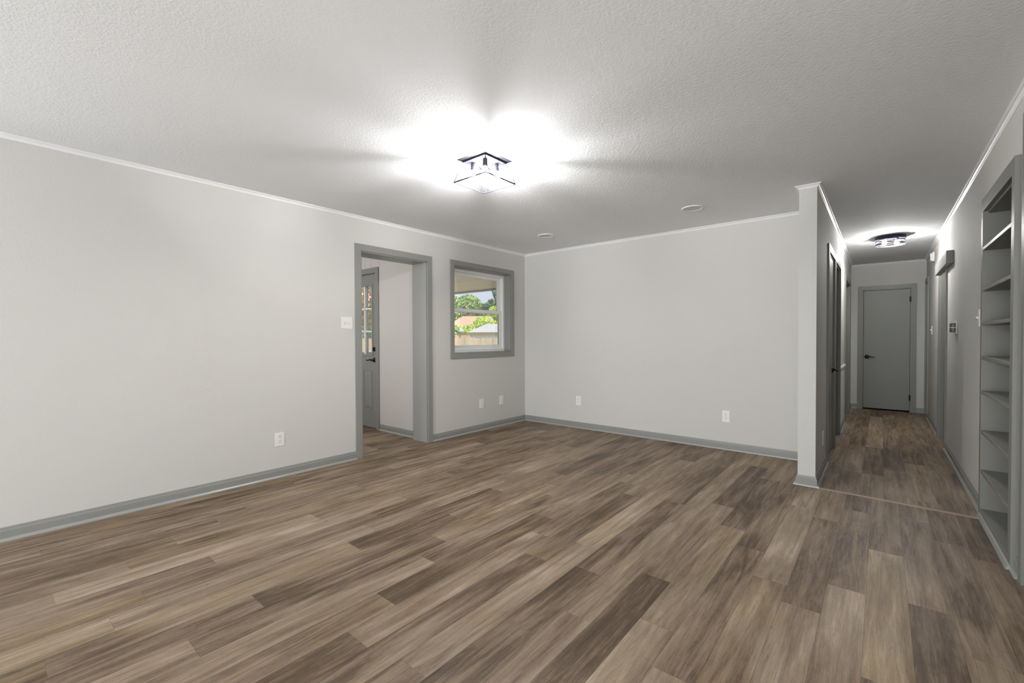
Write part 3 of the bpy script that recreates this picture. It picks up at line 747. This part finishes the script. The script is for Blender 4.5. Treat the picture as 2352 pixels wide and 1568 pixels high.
for i in range(4):
    a_, b_, c_, d_ = top[i], top[(i+1) % 4], bot[(i+1) % 4], bot[i]
    bm = B(); bm.faces.new([bm.verts.new(v) for v in (a_, b_, c_, d_)])
    bmesh.ops.solidify(bm, geom=bm.faces[:], thickness=0.002)
    pn = obj('glass_panel', bm, M_shade_glass, t)
    bm = B()
    mt = (a_+b_)/2; mb = (c_+d_)/2
    L_ = lambda p, q, f: p + (q-p)*f
    for p, q in ((L_(a_, b_, .12), L_(d_, c_, .42)), (L_(a_, b_, .45), L_(d_, c_, .10)), (L_(a_, b_, .55), L_(d_, c_, .90)), (L_(a_, b_, .88), L_(d_, c_, .58)),
                 (L_(a_, d_, .5), L_(d_, c_, .22)), (L_(b_, c_, .5), L_(d_, c_, .78))):
        tube(bm, [p, q], 0.0010, 5)
    obj('etched_lines', bm, M_darkmetal, pn)
for a, b_ in cor:
    p = Vector((FX+a*0.055, FY+b_*0.055, 0))
    bm = B(); cyl(bm, (p.x, p.y, H-0.02), (p.x+a*0.004, p.y+b_*0.004, H-0.074), 0.0155, 0.017, 18); sk = obj('lamp_socket', bm, M_darkmetal, t, False)
    bm = B(); lathe(bm, (p.x+a*0.004, p.y+b_*0.004, H-0.074), [(0.011, 0.0), (0.013, -0.010), (0.021, -0.028), (0.0245, -0.045), (0.020, -0.062), (0.010, -0.071), (0.0, -0.073)], 20); obj('bulb', bm, M_bulb, sk, True)

# ------------------------------------------------------------------ hall fixture: round pan with wire cage
HX, HY = 0.078, 7.13
t = thing('hall_ceiling_light', 'small round flush ceiling light with dark wire cage and two lit bulbs in the hallway', 'ceiling light', (HX, HY, H))
bm = B(); lathe(bm, (HX, HY, H), [(0.143, 0.0), (0.147, -0.004), (0.147, -0.040), (0.144, -0.042), (0.141, -0.040), (0.141, -0.016), (0.0, -0.014)], 48); obj('ceiling_pan', bm, M_darkmetal, t)
def ribbon(bm, r, z, wdt, tilt=0.0, ang=0.0, n_=48, th_=0.0015):
    R4 = []
    for k in range(n_):
        a_ = 2*math.pi*k/n_; zc = z+tilt*math.cos(a_-ang)
        R4.append([bm.verts.new((HX+rr*math.cos(a_), HY+rr*math.sin(a_), zc+dz)) for rr, dz in ((r, -wdt/2), (r, wdt/2), (r-th_, wdt/2), (r-th_, -wdt/2))])
    for k in range(n_):
        p_, q_ = R4[k], R4[(k+1) % n_]
        for i in range(4): bm.faces.new([p_[i], p_[(i+1) % 4], q_[(i+1) % 4], q_[i]])
for z_, tl, an in ((H-0.104, 0.0, 0.0), (H-0.070, 0.026, 0.3), (H-0.070, 0.026, 2.4), (H-0.070, 0.026, 4.5)):
    bm = B(); ribbon(bm, 0.1435, z_, 0.008, tl, an); obj('cage_ring', bm, M_darkmetal, t)
for k in range(4):
    bm = B(); th = math.pi/4+math.pi/2*k; tube(bm, [(HX+0.1425*math.cos(th), HY+0.1425*math.sin(th), H-0.036), (HX+0.1425*math.cos(th), HY+0.1425*math.sin(th), H-0.104)], 0.0022, 6); obj('cage_strut', bm, M_darkmetal, t)
for bx_, by_ in ((-0.055, -0.05), (0.060, 0.02)):
    bm = B(); cyl(bm, (HX+bx_, HY+by_, H-0.015), (HX+bx_, HY+by_, H-0.052), 0.016, 0.016, 16); sk = obj('lamp_socket', bm, M_darkmetal, t)
    bm = B(); lathe(bm, (HX+bx_, HY+by_, H-0.052), [(0.011, 0.0), (0.014, -0.006), (0.022, -0.020), (0.024, -0.032), (0.018, -0.046), (0.008, -0.053), (0.0, -0.054)], 18); obj('bulb', bm, M_hallbulb, sk, True)

# ------------------------------------------------------------------ outdoors
U = Vector((-0.703, 0.711, 0)); R_ = Vector((0.711, 0.703, 0))
GZ = -0.38
def Y(lat, D, z=0.0): return Vector((U.x*D+R_.x*lat, U.y*D+R_.y*lat, z))
bm = B(); box(bm, (-90, -30, GZ-0.3), (-6.73, 110, GZ)); box(bm, (-6.73, 3.53, GZ-0.3), (-4.30, 110, GZ)); o = struct('ground_lawn', bm, M_grass)
# porch roof outside the window and laundry door
pr = thing('porch_roof', 'tan boarded porch ceiling and beam seen through the window', 'porch roof', (-5.8, 5.0, 2.2))
bm = B(); box(bm, (-7.2, 3.54, 2.300), (-4.30, 6.02, 2.33)); obj('soffit', bm, M_soffit, pr)
bm = B(); box(bm, (-7.2, 5.95, 2.115), (-4.30, 6.05, 2.31)); obj('beam', bm, M_soffit, pr)
bm = B(); box(bm, (-7.2, 5.94, 2.096), (-4.30, 6.12, 2.114)); obj('drip_edge', bm, M_gutter, pr)
bm = B(); box(bm, (-7.25, 3.54, 2.331), (-4.30, 6.25, 2.40)); obj('roof_deck', bm, M_gutter, pr)
bm = B(); box(bm, (-7.16, 5.94, GZ), (-7.06, 6.04, 2.096)); obj('post', bm, M_soffit, pr)
bm = B(); box(bm, (-7.4, 3.54, GZ+0.001), (-4.31, 6.3, -0.12)); tag(obj('patio_slab', bm, M_concrete), 'grey concrete patio slab under the porch roof', 'patio')
# low wall with white cap seen through the lowest door panes
gw = thing('garden_wall', 'low blue-grey wall with a white cap seen through the lowest door panes', 'garden wall', (-10.6, 6.9, GZ))
def slab(bm, p, q, th, z0, z1):
    d = (q-p).normalized(); nn = Vector((-d.y, d.x, 0))*th/2
    vs4 = [p-nn, q-nn, q+nn, p+nn]
    lo = [bm.verts.new((v.x, v.y, z0)) for v in vs4]; hi = [bm.verts.new((v.x, v.y, z1)) for v in vs4]
    bm.faces.new(list(reversed(lo))); bm.faces.new(hi)
    for i in range(4): bm.faces.new([lo[i], lo[(i+1) % 4], hi[(i+1) % 4], hi[i]])
pa, pb_ = Vector((-11.6, 5.2, 0)), Vector((-9.6, 7.6, 0))
bm = B(); slab(bm, pa, pb_, 0.15, GZ, 0.86); obj('wall_body', bm, M_bluegrey, gw)
bm = B(); slab(bm, pa, pb_, 0.22, 0.86, 0.90); obj('cap', bm, M_roofw, gw)
# board fence
fe = thing('board_fence', 'weathered wooden board fence across the back yard', 'fence', (-16, 14.3, GZ))
bm = B(); colr = bm.loops.layers.float_color.new('board'); x = -30.0
frng = random.Random(3)
while x < -6.5:
    w_ = 0.138; n0 = len(bm.faces); zt_ = 1.24 + frng.uniform(-0.02, 0.02); yo = frng.uniform(-0.006, 0.006)
    # dog-eared board
    prof = [(x, GZ+0.03), (x+w_, GZ+0.03), (x+w_, zt_-0.03), (x+w_-0.03, zt_), (x+0.03, zt_), (x, zt_-0.03)]
    f0 = [bm.verts.new((a, 14.3+yo, c)) for a, c in prof]; f1 = [bm.verts.new((a, 14.318+yo, c)) for a, c in prof]
    bm.faces.new(f0); bm.faces.new(list(reversed(f1)))
    for i in range(6): bm.faces.new([f0[i], f0[(i+1) % 6], f1[(i+1) % 6], f1[i]])
    bm.faces.ensure_lookup_table()
    base_c = frng.choice([(0.55, 0.45, 0.30), (0.50, 0.44, 0.34), (0.58, 0.50, 0.36), (0.46, 0.43, 0.38), (0.52, 0.40, 0.27)])
    k = frng.uniform(0.85, 1.12)
    for f in bm.faces[n0:]:
        for lp in f.loops: lp[colr] = (base_c[0]*k, base_c[1]*k, base_c[2]*k, 1)
    x += 0.146
obj('boards', bm, M_fence, fe)
bm = B()
for z in (0.0, 0.95): box(bm, (-30, 14.32, z), (-6.5, 14.36, z+0.09))
obj('rails', bm, M_bark, fe)
for px_ in range(-30, -6, 3):
    bm = B(); box(bm, (px_, 14.36, GZ), (px_+0.09, 14.45, 1.15)); obj('post', bm, M_bark, fe)

# white-roofed shed behind the fence (hip roof)
def shed(name, label, cat, lat0, lat1, D0, depth, ze, zr, inset, m_roof, m_fas, m_wall, fas=0.28):
    t = thing(name, label, cat, Y((lat0+lat1)/2, D0+depth/2, GZ))
    e = [Y(lat0, D0, ze), Y(lat1, D0, ze), Y(lat1, D0+depth, ze), Y(lat0, D0+depth, ze)]
    r0, r1 = Y(lat0+inset, D0+depth/2, zr), Y(lat1-inset, D0+depth/2, zr)
    bm = B(); v = [bm.verts.new(q) for q in e]; a_, b_ = bm.verts.new(r0), bm.verts.new(r1)
    bm.faces.new([v[0], v[1], b_, a_]); bm.faces.new([v[1], v[2], b_]); bm.faces.new([v[2], v[3], a_, b_]); bm.faces.new([v[3], v[0], a_]); bm.faces.new(list(reversed(v)))
    obj('roof', bm, m_roof, t)
    o_ = 0.30
    bm = B()
    def prism(z0, z1, g_):
        q = [Y(lat0+g_, D0+g_), Y(lat1-g_, D0+g_), Y(lat1-g_, D0+depth-g_), Y(lat0+g_, D0+depth-g_)]
        lo = [bm.verts.new((p.x, p.y, z0)) for p in q]; hi = [bm.verts.new((p.x, p.y, z1)) for p in q]
        bm.faces.new(lo); bm.faces.new(list(reversed(hi)))
        for i in range(4): bm.faces.new([lo[i], lo[(i+1) % 4], hi[(i+1) % 4], hi[i]])
    prism(ze-fas, ze-0.001, o_); obj('fascia', bm, m_fas, t)
    bm = B(); prism(GZ, ze-fas-0.001, o_+0.03); obj('walls', bm, m_wall, t)
    return t
shed('garden_shed', 'pale shed with white hipped roof behind the fence', 'shed', -0.45, 5.6, 27.0, 3.2, 1.60, 2.16, 1.25, M_roofw, M_fascia, M_shedwall, 0.20)
shed('small_outbuilding', 'small white outbuilding behind the fence at the left of the window view', 'outbuilding', -1.35, -0.60, 30.0, 1.5, 1.70, 1.95, 0.3, M_roofw, M_roofw, M_roofw, 0.1)
shed('neighbour_house', 'neighbouring house with a long brown shingled roof among the trees', 'house', -2.6, 4.5, 44.0, 7.0, 2.55, 3.62, 1.4, M_roofb, M_fascia, M_roofb, 0.2)
shed('neighbour_garage', 'lower brown-roofed building in front of the brown-roofed house', 'garage', -2.6, 0.6, 39.0, 3.0, 1.95, 2.55, 0.8, M_roofb, M_fascia, M_roofb, 0.2)

def foliage(bm, centre, rad, n_, size, rng):
    c = Vector(centre)
    for _ in range(n_):
        while True:
            d = Vector((rng.uniform(-1, 1), rng.uniform(-1, 1), rng.uniform(-1, 1)))
            if 0.35 < d.length < 1: break
        p = c + Vector((d.x*rad[0], d.y*rad[1], d.z*rad[2]))
        a = Vector((rng.gauss(0, 1), rng.gauss(0, 1), rng.gauss(0, 1))).normalized(); b_ = a.orthogonal().normalized()
        s = size*rng.uniform(0.6, 1.3)
        q = [p-a*s, p+b_*s*0.55, p+a*s, p-b_*s*0.55]
        bm.faces.new([bm.verts.new(v) for v in q])
def tree(name, label, cat, trunk_pts, trunk_r, blobs, mat, size=0.13, seed=1, group=None):
    rg = random.Random(seed)
    t = thing(name, label, cat, (trunk_pts[0][0], trunk_pts[0][1], trunk_pts[0][2]), group)
    bm = B(); k = len(trunk_pts); tube(bm, trunk_pts, [trunk_r*(1-0.6*i/(k-1)) for i in range(k)], 8)
    for c, r, n_ in blobs:   # a bough to every clump
        tube(bm, [trunk_pts[-2], (Vector(trunk_pts[-2])+Vector(c))/2+Vector((0, 0, 0.1)), c], [trunk_r*0.35, trunk_r*0.22, trunk_r*0.08], 6)
    obj('trunk', bm, M_bark, t)
    bm = B()
    for c, r, n_ in blobs: foliage(bm, c, r, n_, size, rg)
    obj('foliage', bm, mat, t)
    return t
def Yt(lat, D, z): return tuple(Y(lat, D, z))
tree('shade_tree', 'big light green tree at the left of the window view beyond the roofs', 'tree', [Yt(-1.5, 52, GZ), Yt(-1.4, 52, 2.2), Yt(-1.2, 52, 3.8)], 0.22,
     [(Yt(-2.6, 52, 4.6), (1.9, 1.9, 1.6), 3000), (Yt(-0.6, 52, 5.0), (1.5, 1.5, 1.35), 2300), (Yt(0.9, 53, 4.3), (1.2, 1.2, 1.1), 1500), (Yt(-4.2, 52, 4.6), (1.6, 1.6, 1.5), 1500)], L_mid, 0.15, 2)
tree('shade_tree', 'grey-green tree in the middle of the window view, lower than its left neighbour', 'tree', [Yt(1.8, 60, GZ), Yt(1.8, 60, 2.0), Yt(1.8, 60, 3.2)], 0.18,
     [(Yt(1.4, 60, 3.9), (1.4, 1.4, 1.1), 1700), (Yt(2.7, 61, 3.6), (1.4, 1.4, 0.9), 1400), (Yt(0.3, 60, 3.8), (1.4, 1.4, 1.0), 1400)], L_grey, 0.15, 3)
tree('leaning_tree', 'dark green tree with a bare leaning trunk at the right of the window view', 'tree', [Yt(2.3, 38, GZ), Yt(2.25, 38, 2.2), Yt(1.95, 38, 4.2), Yt(1.55, 38, 5.4)], 0.16,
     [(Yt(1.25, 38, 4.0), (0.55, 0.55, 0.32), 420), (Yt(1.65, 38, 3.75), (0.5, 0.5, 0.35), 420), (Yt(0.95, 38, 3.85), (0.35, 0.35, 0.25), 200), (Yt(1.9, 38, 5.1), (0.3, 0.3, 0.25), 60), (Yt(1.45, 38, 4.4), (0.28, 0.28, 0.2), 120)], L_dark, 0.10, 4)
tree('leafy_bush', 'bright lime green bush at the right edge of the window view', 'bush', [Yt(1.75, 34, GZ), Yt(1.75, 34, 1.4), Yt(1.7, 34, 2.8)], 0.08,
     [(Yt(1.5, 34, 3.35), (0.36, 0.36, 0.36), 420), (Yt(1.75, 34, 3.0), (0.40, 0.4, 0.4), 420), (Yt(1.7, 34, 2.3), (0.45, 0.45, 0.5), 500)], L_lime, 0.08, 5)
tree('leafy_bush', 'yellow-green bush between the brown roofs and the white shed roof', 'bush', [Yt(0.2, 33, GZ), Yt(0.2, 33, 1.0), Yt(0.2, 33, 1.7)], 0.08,
     [(Yt(-0.25, 33, 1.85), (0.6, 0.5, 0.4), 600), (Yt(0.45, 33, 2.35), (0.55, 0.5, 0.45), 600), (Yt(-0.9, 33, 1.9), (0.5, 0.5, 0.3), 400), (Yt(0.9, 34, 2.6), (0.4, 0.4, 0.3), 350)], L_lime, 0.08, 6)
tree('leafy_bush', 'dark green bush at the lower left of the window view just behind the fence', 'bush', [Yt(-1.4, 25, GZ), Yt(-1.4, 25, 0.8), Yt(-1.4, 25, 1.3)], 0.07,
     [(Yt(-1.35, 25, 1.45), (0.36, 0.36, 0.32), 500), (Yt(-1.15, 26, 1.75), (0.3, 0.3, 0.25), 260)], L_mid, 0.07, 7)
tree('flowering_tree', 'green tree with pink blossom seen through the left column of door panes', 'tree', [(-26.6, 15.9, GZ), (-26.6, 15.9, 1.5), (-26.5, 15.9, 3.0)], 0.15,
     [((-26.4, 15.6, 4.2), (2.1, 2.1, 1.6), 2600), ((-26.8, 16.6, 3.2), (1.8, 1.8, 1.2), 1500)], L_pink, 0.12, 8)
tree('shade_tree', 'dense green tree seen through the right column of door panes', 'tree', [(-31.5, 21.6, GZ), (-31.5, 21.6, 1.5), (-31.4, 21.5, 2.6)], 0.16,
     [((-31.2, 21.0, 3.2), (2.4, 1.9, 1.9), 2800), ((-32.3, 22.6, 4.0), (2.2, 2.0, 2.0), 2200), ((-33.5, 20.6, 2.6), (2.2, 1.9, 1.6), 1800)], L_grey, 0.12, 9)
